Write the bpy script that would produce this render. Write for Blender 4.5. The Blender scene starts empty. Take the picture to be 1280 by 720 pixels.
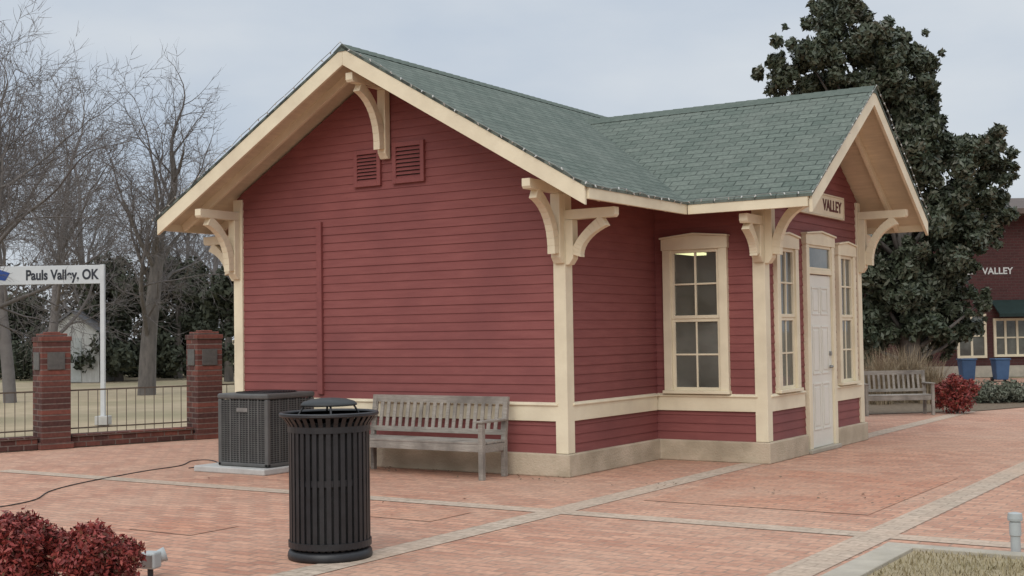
import bpy, math, random
import numpy as np
from mathutils import Vector, Matrix
random.seed(7); rng=np.random.default_rng(11)
scn=bpy.context.scene; col=scn.collection
V=Vector
# ------------------------------------------------------------------ camera
CX,CY,CZ=6.514,-10.98,1.44; YAW,PIT,ROLL,F=.5765,.03548,-.01517,1593.
RC=(Matrix.Rotation(YAW,3,'Z')@Matrix.Rotation(math.pi/2+PIT,3,'X')@Matrix.Rotation(ROLL,3,'Z'))
CAM=V((CX,CY,CZ))
cd=bpy.data.cameras.new('camera'); co=bpy.data.objects.new('camera',cd); col.objects.link(co)
co.matrix_world=Matrix.Translation(CAM)@RC.to_4x4()
cd.sensor_width=36; cd.lens=F/1280*36; cd.clip_end=2000; scn.camera=co
def G(u,v,z=0):
    d=RC@V(((u-640)/F,(360-v)/F,-1)); t=(z-CZ)/d.z; return CAM+d*t
FW=V((-math.sin(YAW),math.cos(YAW),0)); RT=V((math.cos(YAW),math.sin(YAW),0))
def GD(u,d):          # ground point in the direction of a column, at a distance
    p=CAM+FW*d+RT*((u-640)/F*d); return V((p.x,p.y,0))
# ------------------------------------------------------------------ helpers
class MB:
    def __init__(s): s.v=[]; s.f=[]
    def add(s,vs,fs):
        n=len(s.v); s.v+= [tuple(p) for p in vs]; s.f+=[tuple(i+n for i in f) for f in fs]
    def box(s,x0,y0,z0,x1,y1,z1):
        if x0>x1:x0,x1=x1,x0
        if y0>y1:y0,y1=y1,y0
        if z0>z1:z0,z1=z1,z0
        s.add([(x0,y0,z0),(x1,y0,z0),(x1,y1,z0),(x0,y1,z0),(x0,y0,z1),(x1,y0,z1),(x1,y1,z1),(x0,y1,z1)],
              [(0,3,2,1),(4,5,6,7),(0,1,5,4),(1,2,6,5),(2,3,7,6),(3,0,4,7)])
    def prism(s,poly,vec):
        n=len(poly); vec=V(vec); a=[V(p) for p in poly]; b=[p+vec for p in a]
        s.add(a+b,[tuple(range(n-1,-1,-1)),tuple(range(n,2*n))]+[(i,(i+1)%n,n+(i+1)%n,n+i) for i in range(n)])
    def bar(s,p,q,w,h,up=(0,0,1)):
        p,q=V(p),V(q); d=(q-p).normalized(); up=V(up); sd=d.cross(up)
        if sd.length<1e-4: sd=d.cross(V((1,0,0)))
        sd.normalize(); up2=sd.cross(d).normalized()
        a=[p+sd*w/2*i+up2*h/2*j for i,j in((-1,-1),(1,-1),(1,1),(-1,1))]
        s.prism(a,q-p)
    def tube(s,pts,rad,n=8,cap=True):
        pts=[V(p) for p in pts]
        if not hasattr(rad,'__len__'): rad=[rad]*len(pts)
        up=V((0,0,1)); vs=[];fs=[]
        d0=(pts[1]-pts[0]).normalized()
        if abs(d0.z)>.9: up=V((1,0,0))
        for i,p in enumerate(pts):
            d=(pts[min(i+1,len(pts)-1)]-pts[max(i-1,0)]).normalized()
            a=d.cross(up).normalized(); b=a.cross(d)
            for k in range(n):
                t=2*math.pi*k/n; vs.append(p+(a*math.cos(t)+b*math.sin(t))*rad[i])
        for i in range(len(pts)-1):
            for k in range(n):
                fs.append((i*n+k,i*n+(k+1)%n,(i+1)*n+(k+1)%n,(i+1)*n+k))
        if cap: fs.append(tuple(range(n-1,-1,-1))); m=(len(pts)-1)*n; fs.append(tuple(range(m,m+n)))
        s.add(vs,fs)
    def lathe(s,prof,c=(0,0,0),n=32):
        vs=[];fs=[]
        for r,z in prof:
            for k in range(n):
                t=2*math.pi*k/n; vs.append((c[0]+r*math.cos(t),c[1]+r*math.sin(t),c[2]+z))
        for i in range(len(prof)-1):
            for k in range(n): fs.append((i*n+k,i*n+(k+1)%n,(i+1)*n+(k+1)%n,(i+1)*n+k))
        if prof[0][0]>1e-3: fs.append(tuple(range(n-1,-1,-1)))
        if prof[-1][0]>1e-3: m=(len(prof)-1)*n; fs.append(tuple(range(m,m+n)))
        s.add(vs,fs)
    def build(s,name,mat,parent=None,bevel=0,smooth=False,off=None,M4=None,fix=True):
        vs=s.v
        if off is not None: vs=[(a-off[0],b-off[1],c-off[2]) for a,b,c in vs]
        if M4 is not None:
            inv=M4.inverted(); vs=[tuple(inv@V(p)) for p in vs]
        me=bpy.data.meshes.new(name); me.from_pydata(vs,[],s.f); me.update()
        if fix:
            import bmesh
            bm=bmesh.new(); bm.from_mesh(me); bmesh.ops.recalc_face_normals(bm,faces=bm.faces); bm.to_mesh(me); bm.free()
        me.materials.append(mat)
        if smooth: me.polygons.foreach_set('use_smooth',[True]*len(me.polygons))
        o=bpy.data.objects.new(name,me); col.objects.link(o)
        if M4 is not None: o.matrix_world=M4
        if parent: o.parent=parent
        if bevel:
            b=o.modifiers.new('b','BEVEL'); b.width=bevel; b.segments=2; b.limit_method='ANGLE'
        return o
def tag(o,label,cat,group=None,kind=None):
    o['label']=label; o['category']=cat
    if group:o['group']=group
    if kind:o['kind']=kind
    return o
def thing(name,loc,label,cat,rz=0,group=None):
    o=bpy.data.objects.new(name,None); col.objects.link(o); o.location=loc; o.rotation_euler=(0,0,rz); o.empty_display_size=.1
    return tag(o,label,cat,group)
def copy_tree(o,parent=None):
    c=o.copy(); col.objects.link(c); c.parent=parent
    for ch in list(o.children): copy_tree(ch,c)
    return c
# ------------------------------------------------------------------ materials
def base_mat(name):
    m=bpy.data.materials.new(name); m.use_nodes=True; nt=m.node_tree; b=nt.nodes['Principled BSDF']; return m,nt,b
def N(nt,t,**k):
    n=nt.nodes.new(t)
    for a,v in k.items():
        if a in n.inputs: n.inputs[a].default_value=v
        else: setattr(n,a,v)
    return n
def c4(c): return (c[0],c[1],c[2],1)
def M(name,c1,c2=None,scale=4,rough=.7,bump=0,bscale=60,st=(1,1,1),metal=0,spec=.4,c3=None,s3=1.2,lo=.35,hi=.65):
    m,nt,b=base_mat(name); L=nt.links.new
    tc=N(nt,'ShaderNodeTexCoord'); mp=N(nt,'ShaderNodeMapping'); mp.inputs['Scale'].default_value=st
    L(tc.outputs['Object'],mp.inputs['Vector'])
    if c2 is None: c2=tuple(x*.8 for x in c1)
    nz=N(nt,'ShaderNodeTexNoise',Scale=scale,Detail=8.,Roughness=.65); L(mp.outputs[0],nz.inputs['Vector'])
    cr=N(nt,'ShaderNodeValToRGB'); cr.color_ramp.elements[0].position=lo; cr.color_ramp.elements[1].position=hi
    cr.color_ramp.elements[0].color=c4(c1); cr.color_ramp.elements[1].color=c4(c2); L(nz.outputs['Fac'],cr.inputs[0])
    out=cr.outputs[0]
    if c3:
        n2=N(nt,'ShaderNodeTexNoise',Scale=s3,Detail=5.); L(tc.outputs['Object'],n2.inputs['Vector'])
        r2=N(nt,'ShaderNodeMapRange'); r2.inputs['From Min'].default_value=.45; r2.inputs['From Max'].default_value=.7; L(n2.outputs['Fac'],r2.inputs[0])
        mx=N(nt,'ShaderNodeMix',data_type='RGBA'); L(r2.outputs[0],mx.inputs[0]); L(out,mx.inputs[6]); mx.inputs[7].default_value=c4(c3); out=mx.outputs[2]
    L(out,b.inputs['Base Color'])
    b.inputs['Roughness'].default_value=rough; b.inputs['Metallic'].default_value=metal; b.inputs['Specular IOR Level'].default_value=spec
    if bump:
        n3=N(nt,'ShaderNodeTexNoise',Scale=bscale,Detail=6.); L(mp.outputs[0],n3.inputs['Vector'])
        bp=N(nt,'ShaderNodeBump',Strength=bump,Distance=.02); L(n3.outputs['Fac'],bp.inputs['Height']); L(bp.outputs[0],b.inputs['Normal'])
    return m
def brickmat(name,c1,c2,mort,bw,rh,ms,stain=(.5,.5,.5),samt=.5,rough=.85,bump=.4,rot=None,sscale=.6,freq=2,spec=.3):
    m,nt,b=base_mat(name); L=nt.links.new
    tc=N(nt,'ShaderNodeTexCoord'); mp=N(nt,'ShaderNodeMapping'); L(tc.outputs['Object'],mp.inputs['Vector'])
    if rot: mp.inputs['Rotation'].default_value=rot
    br=N(nt,'ShaderNodeTexBrick',Scale=1.); br.offset_frequency=freq
    br.inputs['Brick Width'].default_value=bw; br.inputs['Row Height'].default_value=rh; br.inputs['Mortar Size'].default_value=ms
    br.inputs['Mortar Smooth'].default_value=.3; br.inputs['Bias'].default_value=0
    br.inputs['Color1'].default_value=c4(c1); br.inputs['Color2'].default_value=c4(c2); br.inputs['Mortar'].default_value=c4(mort)
    L(mp.outputs[0],br.inputs['Vector'])
    nz=N(nt,'ShaderNodeTexNoise',Scale=sscale,Detail=9.,Roughness=.7); L(tc.outputs['Object'],nz.inputs['Vector'])
    mr=N(nt,'ShaderNodeMapRange'); mr.inputs['From Min'].default_value=.4; mr.inputs['From Max'].default_value=.7
    mr.inputs['To Min'].default_value=0; mr.inputs['To Max'].default_value=samt; L(nz.outputs['Fac'],mr.inputs[0])
    mx=N(nt,'ShaderNodeMix',data_type='RGBA'); L(mr.outputs[0],mx.inputs[0]); L(br.outputs['Color'],mx.inputs[6]); mx.inputs[7].default_value=c4(stain)
    n2=N(nt,'ShaderNodeTexNoise',Scale=25.,Detail=6.); L(tc.outputs['Object'],n2.inputs['Vector'])
    m2=N(nt,'ShaderNodeMapRange'); m2.inputs['From Min'].default_value=.3; m2.inputs['From Max'].default_value=.7; m2.inputs['To Min'].default_value=.82; m2.inputs['To Max'].default_value=1.15
    L(n2.outputs['Fac'],m2.inputs[0])
    hs=N(nt,'ShaderNodeHueSaturation'); L(mx.outputs[2],hs.inputs['Color']); L(m2.outputs[0],hs.inputs['Value'])
    L(hs.outputs[0],b.inputs['Base Color']); b.inputs['Roughness'].default_value=rough; b.inputs['Specular IOR Level'].default_value=spec
    inv=N(nt,'ShaderNodeMath',operation='SUBTRACT'); inv.inputs[0].default_value=1; L(br.outputs['Fac'],inv.inputs[1])
    ad=N(nt,'ShaderNodeMath',operation='MULTIPLY_ADD'); L(n2.outputs['Fac'],ad.inputs[0]); ad.inputs[1].default_value=.4; L(inv.outputs[0],ad.inputs[2])
    bp=N(nt,'ShaderNodeBump',Strength=bump,Distance=.01); L(ad.outputs[0],bp.inputs['Height']); L(bp.outputs[0],b.inputs['Normal'])
    return m
def leafmat(name,cols,rough=.6,spec=.3,clump=1.5):
    m,nt,b=base_mat(name); L=nt.links.new
    ge=N(nt,'ShaderNodeNewGeometry'); cr=N(nt,'ShaderNodeValToRGB'); el=cr.color_ramp.elements
    el[0].color=c4(cols[0]); el[0].position=0; el[1].color=c4(cols[-1]); el[1].position=1
    for i,c in enumerate(cols[1:-1]):
        e=el.new((i+1)/(len(cols)-1)); e.color=c4(c)
    tc=N(nt,'ShaderNodeTexCoord'); nz=N(nt,'ShaderNodeTexNoise',Scale=clump,Detail=4.); L(tc.outputs['Object'],nz.inputs['Vector'])
    ma=N(nt,'ShaderNodeMath',operation='MULTIPLY_ADD'); L(ge.outputs['Random Per Island'],ma.inputs[0]); ma.inputs[1].default_value=.6
    m2=N(nt,'ShaderNodeMapRange'); m2.inputs['From Min'].default_value=.35; m2.inputs['From Max'].default_value=.65; m2.inputs['To Min'].default_value=0; m2.inputs['To Max'].default_value=.4
    L(nz.outputs['Fac'],m2.inputs[0]); L(m2.outputs[0],ma.inputs[2]); L(ma.outputs[0],cr.inputs[0])
    L(cr.outputs[0],b.inputs['Base Color']); b.inputs['Roughness'].default_value=rough; b.inputs['Specular IOR Level'].default_value=spec
    return m
m_red=M('red_siding',(.205,.060,.055),(.245,.078,.070),2.2,.65,.12,90,(1,1,9),c3=(.175,.052,.049),s3=.9,spec=.35)
m_redtrim=M('red_paint',(.19,.053,.05),(.225,.066,.06),6,.6)
m_cream=M('cream_paint',(.76,.68,.50),(.69,.61,.44),3,.55,.08,40,c3=(.63,.55,.40),s3=2.5)
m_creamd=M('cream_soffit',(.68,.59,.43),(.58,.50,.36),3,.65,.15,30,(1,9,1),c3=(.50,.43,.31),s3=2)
m_door=M('door_paint',(.70,.68,.60),(.64,.62,.54),2,.45,.04,30)
m_found=M('foundation_concrete',(.52,.43,.32),(.42,.35,.25),3.5,.9,.4,50,c3=(.31,.255,.18),s3=1.8)
m_roof=brickmat('green_shingles',(.150,.176,.150),(.108,.133,.113),(.055,.068,.060),.23,.115,.008,(.175,.19,.165),.45,.95,.7,sscale=1.1,spec=.12)
m_ridge=M('ridge_shingle',(.13,.153,.132),(.095,.117,.10),14,.95,spec=.12)
m_glass=M('window_glass',(.05,.055,.05),(.14,.15,.135),1.1,.07,.03,3,spec=.7,lo=.4,hi=.62)
m_brick=brickmat('plaza_brick',(.56,.305,.205),(.40,.195,.130),(.29,.195,.145),.205,.103,.008,(.51,.355,.26),.65,.9,.45,sscale=.5)
m_brickdark=brickmat('dark_plaza_brick',(.53,.265,.17),(.40,.18,.115),(.28,.175,.125),.205,.103,.008,(.50,.335,.24),.7,.9,.4,sscale=.7)
m_band=brickmat('grey_paver',(.50,.40,.31),(.40,.32,.245),(.33,.26,.20),.205,.103,.008,(.53,.385,.285),.8,.9,.3)
m_conc=M('concrete',(.46,.41,.33),(.37,.33,.27),6,.9,.3,60,c3=(.28,.25,.19))
m_pad=M('pad_concrete',(.49,.48,.45),(.40,.39,.37),6,.9,.2,60)
m_pbrick=brickmat('pillar_brick',(.21,.072,.052),(.065,.030,.027),(.18,.14,.12),.2,.075,.010,(.11,.05,.042),.6,.9,.9,rot=(math.pi/2,0,0),sscale=3)
m_pbrick2=brickmat('depot_brick',(.085,.030,.029),(.062,.024,.023),(.08,.048,.043),.22,.08,.010,(.055,.022,.022),.5,.85,.4,rot=(math.pi/2,0,0),sscale=1)
m_black=M('black_paint',(.014,.014,.016),(.022,.022,.024),12,.42,spec=.5)
m_fence=M('fence_metal',(.13,.095,.07),(.075,.058,.045),12,.7)
m_can=M('can_paint',(.010,.010,.011),(.018,.018,.020),9,.45,.05,40,spec=.5)
m_lid=M('lid_plastic',(.03,.033,.033),(.02,.022,.022),9,.55)
m_ac=M('ac_metal',(.11,.11,.105),(.08,.08,.077),6,.5,spec=.4)
m_acd=M('ac_dark',(.02,.02,.02),(.03,.03,.03),6,.7)
m_wood=M('weathered_wood',(.40,.36,.31),(.27,.24,.205),7,.85,.5,60,(1,9,9),c3=(.18,.16,.138),s3=3)
m_bark=M('bark',(.165,.145,.13),(.10,.09,.082),9,.9,.6,30,(1,1,.3))
m_twig=M('twigs',(.145,.128,.12),(.105,.092,.088),4,.9)
m_barkf=M('far_bark',(.19,.172,.164),(.14,.126,.12),4,.9)
m_lawn=M('dry_lawn',(.44,.35,.23),(.34,.27,.17),1.2,.95,.6,30,c3=(.26,.225,.13),s3=.25)
m_mulch=M('mulch',(.12,.085,.055),(.20,.15,.10),12,.95,.8,40)
m_signp=M('sign_panel',(.58,.60,.61),(.53,.55,.56),3,.5)
m_post=M('white_post',(.60,.61,.61),(.50,.51,.51),4,.5)
m_ink=M('dark_ink',(.03,.033,.045),(.022,.026,.035),4,.6)
m_brown=M('brown_ink',(.11,.028,.025),(.09,.022,.02),4,.6)
m_blue=M('blue_sign',(.02,.07,.28),(.02,.06,.24),4,.4)
m_plaq=M('plaque',(.12,.115,.105),(.08,.078,.072),14,.5,.2,60)
m_bin=M('blue_bin',(.06,.13,.25),(.045,.10,.20),4,.45)
m_green=M('green_canvas',(.014,.030,.027),(.010,.023,.020),4,.85)
m_white=M('white_letters',(.6,.6,.58),(.5,.5,.48),4,.6)
m_metal=M('brushed_metal',(.35,.35,.34),(.25,.25,.24),10,.35,metal=.8)
m_ltgrey=M('light_grey_box',(.42,.44,.43),(.34,.36,.35),8,.5)
m_shed=M('shed_paint',(.5,.5,.48),(.4,.4,.38),3,.7,st=(6,6,1))
m_shroof=M('shed_roof',(.16,.16,.17),(.12,.12,.125),3,.8)
m_sroof=M('station_roof',(.12,.09,.075),(.09,.07,.06),3,.8)
m_cord=M('cord_rubber',(.03,.028,.026),(.045,.042,.04),3,.6)
m_wire=M('light_wire',(.22,.23,.21),(.15,.16,.14),3,.5)
m_bulb=M('bulb_glass',(.55,.55,.52),(.42,.42,.40),40,.3)
m_room=M('room_plaster',(.56,.55,.50),(.48,.47,.43),2,.9)
m_floor=M('room_floor',(.22,.17,.12),(.16,.12,.09),2,.6)
m_mag=leafmat('magnolia_leaves',[(.022,.030,.018),(.042,.055,.032),(.066,.080,.048),(.088,.096,.064),(.15,.135,.10)],.5,.4,1.1)
m_ever=leafmat('evergreen_leaves',[(.028,.034,.023),(.048,.054,.036),(.070,.076,.052)],.8,.2,.8)
m_wild=leafmat('thicket_twigs',[(.055,.048,.038),(.09,.078,.064),(.13,.115,.10)],.9,.2,.6)
m_redl=leafmat('red_leaves',[(.045,.045,.02),(.13,.026,.022),(.235,.036,.032),(.31,.07,.055),(.11,.105,.05)],.55,.35,9)
m_greyl=leafmat('grey_green_leaves',[(.08,.09,.06),(.14,.15,.11),(.2,.2,.16)],.8,.2,4)
m_tan=leafmat('dry_blades',[(.17,.13,.085),(.28,.215,.14),(.38,.31,.21)],.9,.2,3)
m_turf=leafmat('dry_turf',[(.18,.155,.08),(.30,.245,.14),(.41,.34,.22)],.9,.2,3)
# clear window pane: real transparency with fresnel reflection and a pale diffuse tint for dust and painted-in reflective haze
m_pane=bpy.data.materials.new('clear_pane'); m_pane.use_nodes=True; nt=m_pane.node_tree; nt.nodes.clear()
o_=N(nt,'ShaderNodeOutputMaterial'); tr=N(nt,'ShaderNodeBsdfTransparent'); tr.inputs[0].default_value=(.88,.90,.87,1); gl=N(nt,'ShaderNodeBsdfGlossy',Roughness=.03); df=N(nt,'ShaderNodeBsdfDiffuse'); df.inputs[0].default_value=(.44,.45,.41,1)
fr_=N(nt,'ShaderNodeFresnel',IOR=1.7); m1=N(nt,'ShaderNodeMixShader'); m2_=N(nt,'ShaderNodeMixShader'); tcx=N(nt,'ShaderNodeTexCoord'); nzx=N(nt,'ShaderNodeTexNoise',Scale=1.6,Detail=5.)
mrx=N(nt,'ShaderNodeMapRange'); mrx.inputs['From Min'].default_value=.35; mrx.inputs['From Max'].default_value=.65; mrx.inputs['To Min'].default_value=.12; mrx.inputs['To Max'].default_value=.34
nt.links.new(tcx.outputs['Object'],nzx.inputs['Vector']); nt.links.new(nzx.outputs['Fac'],mrx.inputs[0]); nt.links.new(mrx.outputs[0],m1.inputs[0]); nt.links.new(tr.outputs[0],m1.inputs[1]); nt.links.new(df.outputs[0],m1.inputs[2])
nt.links.new(fr_.outputs[0],m2_.inputs[0]); nt.links.new(m1.outputs[0],m2_.inputs[1]); nt.links.new(gl.outputs[0],m2_.inputs[2]); nt.links.new(m2_.outputs[0],o_.inputs[0])
m_tube=bpy.data.materials.new('lamp_tube'); m_tube.use_nodes=True; b=m_tube.node_tree.nodes['Principled BSDF']; b.inputs['Base Color'].default_value=(.8,.8,.7,1); b.inputs['Emission Color'].default_value=(.95,.95,.50,1); b.inputs['Emission Strength'].default_value=1.6
# ------------------------------------------------------------------ plant helpers
def quadmesh(name,verts,mat,parent=None,k=4):
    n=len(verts)//k
    me=bpy.data.meshes.new(name); me.vertices.add(n*k); me.vertices.foreach_set('co',np.ascontiguousarray(verts,dtype=np.float32).ravel())
    me.loops.add(n*k); me.loops.foreach_set('vertex_index',np.arange(n*k,dtype=np.int32))
    me.polygons.add(n); me.polygons.foreach_set('loop_start',np.arange(0,n*k,k,dtype=np.int32))
    me.update(calc_edges=True); me.validate(); me.materials.append(mat)
    o=bpy.data.objects.new(name,me); col.objects.link(o)
    if parent:o.parent=parent
    return o
def unit(a): return a/np.maximum(np.linalg.norm(a,axis=1,keepdims=True),1e-9)
def leaves(name,lobes,n,size,mat,parent=None,asp=.42,inner=.45,zmin=None,droop=0):
    L=np.array(lobes,float); w=L[:,3]**2; idx=rng.choice(len(L),n,p=w/w.sum())
    d=unit(rng.normal(size=(n,3))); rad=L[idx,3]*(inner+(1-inner)*rng.random(n)**.6)*rng.uniform(.85,1.12,n)
    p=L[idx,:3]+d*rad[:,None]
    nr=unit(d+.8*rng.normal(size=(n,3))); t=unit(np.cross(nr,rng.normal(size=(n,3)))); t[:,2]-=droop; t=unit(t); b=unit(np.cross(nr,t))
    s=size*rng.uniform(.6,1.3,n)[:,None]
    vs=np.stack([p-t*s*.5,p+b*s*asp*.5,p+t*s*.5,p-b*s*asp*.5],1)
    if zmin is not None: vs=vs[p[:,2]>zmin]
    return quadmesh(name,vs.reshape(-1,3),mat,parent)
def blades(name,pts,h,wd,lean,mat,parent=None):
    pts=np.array(pts,float); n=len(pts); a=rng.random(n)*2*math.pi; hh=h*rng.uniform(.5,1.15,n)
    dr=np.stack([np.cos(a),np.sin(a),np.zeros(n)],1); sd=np.stack([-np.sin(a),np.cos(a),np.zeros(n)],1)*wd/2
    ln=(rng.random(n)*lean*hh)[:,None]; up=np.array([0,0,1.])
    mid=pts+dr*ln*.35+up*(hh*.55)[:,None]; tip=pts+dr*ln+up*hh[:,None]
    q1=np.stack([pts-sd,pts+sd,mid+sd*.7,mid-sd*.7],1); q2=np.stack([mid-sd*.7,mid+sd*.7,tip+sd*.1,tip-sd*.1],1)
    return quadmesh(name,np.concatenate([q1,q2],1).reshape(-1,3),mat,parent)
# ------------------------------------------------------------------ ground
def sheet(name,pts,z,mat):
    mb=MB(); mb.add([(p[0],p[1],z) for p in pts],[tuple(range(len(pts)))])
    o=mb.build(name,mat,fix=False); o['kind']='structure'
    if o.data.polygons[0].normal.z<0: o.data.flip_normals()
    return o
sheet('ground',[(-600,-600),(600,-600),(600,600),(-600,600)],-.012,m_lawn)
F1=G(65,562); F2=G(258,549); fd=(F2-F1).normalized()
pl=[F1-fd*25+V((-.1,0,0)),F2+fd*6,F2+fd*6+V((-2,14,0)),V((-8,26,0)),V((40,26,0)),V((40,-30,0)),V((-12,-30,0))]
sheet('plaza_paving',pl,0,m_brick)
def rect(name,x0,y0,x1,y1,z,m): return sheet(name,[(x0,y0),(x1,y0),(x1,y1),(x0,y1)],z,m)
XB1,XB2,YB1=G(640,653).x,G(1160,640).x,G(900,655).y
for xb in (XB1,XB2): rect('paving_band',xb-.12,-9,xb+.12,24,.004,m_band)
rect('paving_band',-6,YB1-.11,XB1-.121,YB1+.11,.004,m_band); rect('paving_band',XB1+.121,YB1-.11,XB2-.121,YB1+.11,.004,m_band); rect('paving_band',XB2+.121,YB1-.11,12,YB1+.11,.004,m_band)
rect('paving_patch',XB1+.32,-1.25,XB2-.35,1.5,.004,m_brickdark)
p=G(520,643); rect('paving_patch',p.x-.35,p.y-.28,p.x+.35,p.y+.28,.0042,m_brickdark)
p=G(230,660); rect('paving_patch',p.x-.33,p.y-.25,p.x+.33,p.y+.25,.0042,m_brickdark)
K=G(1110,684)
kb=MB(); kb.box(K.x,K.y-.0,0,K.x+6,K.y-.13,.035); kb.box(K.x,K.y-.13,0,K.x+.2,K.y-5,.033)
o=kb.build('kerb',m_conc,bevel=.006); o['kind']='structure'
rect('turf_bed',K.x+.2,K.y-.13,K.x+6,K.y-5,.010,m_lawn)
n=11000; pts=np.stack([rng.uniform(K.x+.22,K.x+3,n),K.y-.15-rng.random(n)*2.2,np.full(n,.01)],1)
tag(blades('grass',pts,.036,.006,1.6,m_turf),'short dry tan turf inside the concrete kerb at lower right','grass',kind='stuff')
bed=[G(1040,520),G(1225,514),G(1320,506),G(1320,484),G(1040,488)]
sheet('planting_bed',bed,.010,m_mulch)
lv=[]
for i in range(170):
    if random.random()<.75: x=random.uniform(-4.2,3.6); y=-.08-abs(random.gauss(0,.25))
    else: x=random.uniform(-5,8); y=random.uniform(-7,3)
    if x<1.5 and y>-.07: continue
    lv.append((x,y))
n=len(lv); pc=np.array([(a,b,.016) for a,b in lv]); a=rng.random(n)*6.28; s=rng.uniform(.010,.022,n)[:,None]
t_=np.stack([np.cos(a),np.sin(a),rng.normal(0,.25,n)],1)*s; b_=np.stack([-np.sin(a),np.cos(a),rng.normal(0,.25,n)],1)*s*.5
tag(quadmesh('leaf_litter',np.stack([pc-t_,pc+b_,pc+t_,pc-b_],1).reshape(-1,3),m_mulch),'tiny dry leaves scattered over the brick paving','leaves',kind='stuff')
# ------------------------------------------------------------------ the depot
W,L1,P,B=4.531,2.015,1.296,3.234; HF,ZT,ZB=.228,.735,.547
HE,HR,E,GO,EB,GB,HB=2.831,4.513,.657,.686,.541,.742,4.226
YB=L1+B/2; L=7.26; SM=(HR-HE)/(W/2+E); SB=(HB-HE)/(B/2+EB); XI=-W/2+(HR-HB)/SM; EL=.60
dep=thing('depot_building',(0,0,0),'small red clapboard railway depot with green shingle roof and cream trim','building')
ch=lambda mb,n,m,bevel=0,par=dep,**k: mb.build(n,m,par,bevel,**k)
fo=.065
mb=MB(); mb.prism([(-W-fo,-fo,0),(fo,-fo,0),(fo,L1-fo,0),(P+fo,L1-fo,0),(P+fo,YB-.5,0),(P-.12,YB-.5,0),(P-.12,YB+.55,0),(P+fo,YB+.55,0),(P+fo,L1+B+fo,0),(fo,L1+B+fo,0),(fo,L+fo,0),(-W-fo,L+fo,0)],(0,0,HF)); ch(mb,'foundation',m_found,.012)
mb=MB(); mb.box(P-.1,YB-.49,0,P+.10,YB+.54,.05); ch(mb,'doorstep',m_conc,.01)
def wall(name,O,sd,nd,fn,ztop,core,holes=()):
    O,sd,nd=V(O),V(sd),V(nd); mb=MB(); up=V((0,0,1)); ex=.0925
    pr=lambda poly: mb.prism([O+sd*a+up*z-nd*.002 for a,z in poly],-nd*.1)
    if not holes: pr(core)
    else:
        c,d=holes[0][2],holes[0][3]; s0,s1=core[0][0],core[1][0]
        pr([(s0,HF),(s1,HF),(s1,c),(s0,c)]); x=s0
        for h_ in holes: pr([(x,c),(h_[0],c),(h_[0],d),(x,d)]); x=h_[1]
        pr([(x,c),(s1,c),(s1,d),(x,d)]); pr([(s0,d),(s1,d)]+list(core[2:]))
    z=HF
    while z<ztop-.002:
        zt=min(z+ex,ztop)
        if z<ZB-.001: zt=min(zt,ZB)
        a0,a1=fn(z); b0,b1=fn(zt)
        if a1-a0<.02: break
        if b1<b0: b0=b1=(a0+a1)/2
        j=random.uniform(-.0012,.0012)
        segs=[(a0,a1,b0,b1)]
        if holes and zt>holes[0][2]+.001 and z<holes[0][3]-.001:
            segs=[]; x=a0
            for h_ in holes: segs.append((x,h_[0],x,h_[0])); x=h_[1]
            segs.append((x,a1,x,a1))
        for (e0,e1,g0,g1) in segs:
            P_=[O+sd*e0+up*z,O+sd*e1+up*z,O+sd*g1+up*zt,O+sd*g0+up*zt]
            f=[P_[0]+nd*(.015+j),P_[1]+nd*(.015+j),P_[2]+nd*.005,P_[3]+nd*.005]
            mb.add([P_[0],P_[1],P_[2],P_[3]]+f,[(4,5,6,7),(0,1,5,4),(0,4,7,3),(1,2,6,5)])
        z=zt
        if abs(z-ZB)<.001: z=ZT
    return mb.build(name,m_red,dep)
HU=HR-.11; HBU=HB-.11
gr=lambda z:(max(0,W/2-(HU-z)/SM),min(W,W/2+(HU-z)/SM))
zr=HU-SM*W/2; zb_=HBU-SB*B/2
core_g=[(0,HF),(W,HF),(W,zr),(W/2,HU),(0,zr)]
wall('wall',(-W,0,0),(1,0,0),(0,-1,0),gr,HU,core_g)
wall('wall',(-W,L,0),(1,0,0),(0,1,0),gr,HU,core_g)
wall('wall',(0,0,0),(0,1,0),(1,0,0),lambda z:(0,L1),zr,[(0,HF),(L1,HF),(L1,zr),(0,zr)])
wall('wall',(0,L1+B,0),(0,1,0),(1,0,0),lambda z:(0,L-L1-B),zr,[(0,HF),(L-L1-B,HF),(L-L1-B,zr),(0,zr)])
wall('wall',(-W,0,0),(0,1,0),(-1,0,0),lambda z:(0,L),zr,[(0,HF),(L,HF),(L,zr),(0,zr)])
WC=.095
hA=(.125+WC-.01,.90-WC+.01,.78,2.335)
wall('wall',(0,L1,0),(1,0,0),(0,-1,0),lambda z:(0,P),zb_,[(0,HF),(P,HF),(P,zb_),(0,zb_)],[hA])
wall('wall',(0,L1+B,0),(1,0,0),(0,1,0),lambda z:(0,P),zb_,[(0,HF),(P,HF),(P,zb_),(0,zb_)])
br=lambda z:(max(0,B/2-(HBU-z)/SB),min(B,B/2+(HBU-z)/SB))
hB=(.27+WC-.01,.93-WC+.01,.78,2.335); hC=(B-.93+WC-.01,B-.27-WC+.01,.78,2.335)
wall('wall',(P,L1,0),(0,1,0),(1,0,0),br,HBU,[(0,HF),(B,HF),(B,zb_),(B/2,HBU),(0,zb_)],[hB,hC])
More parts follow.
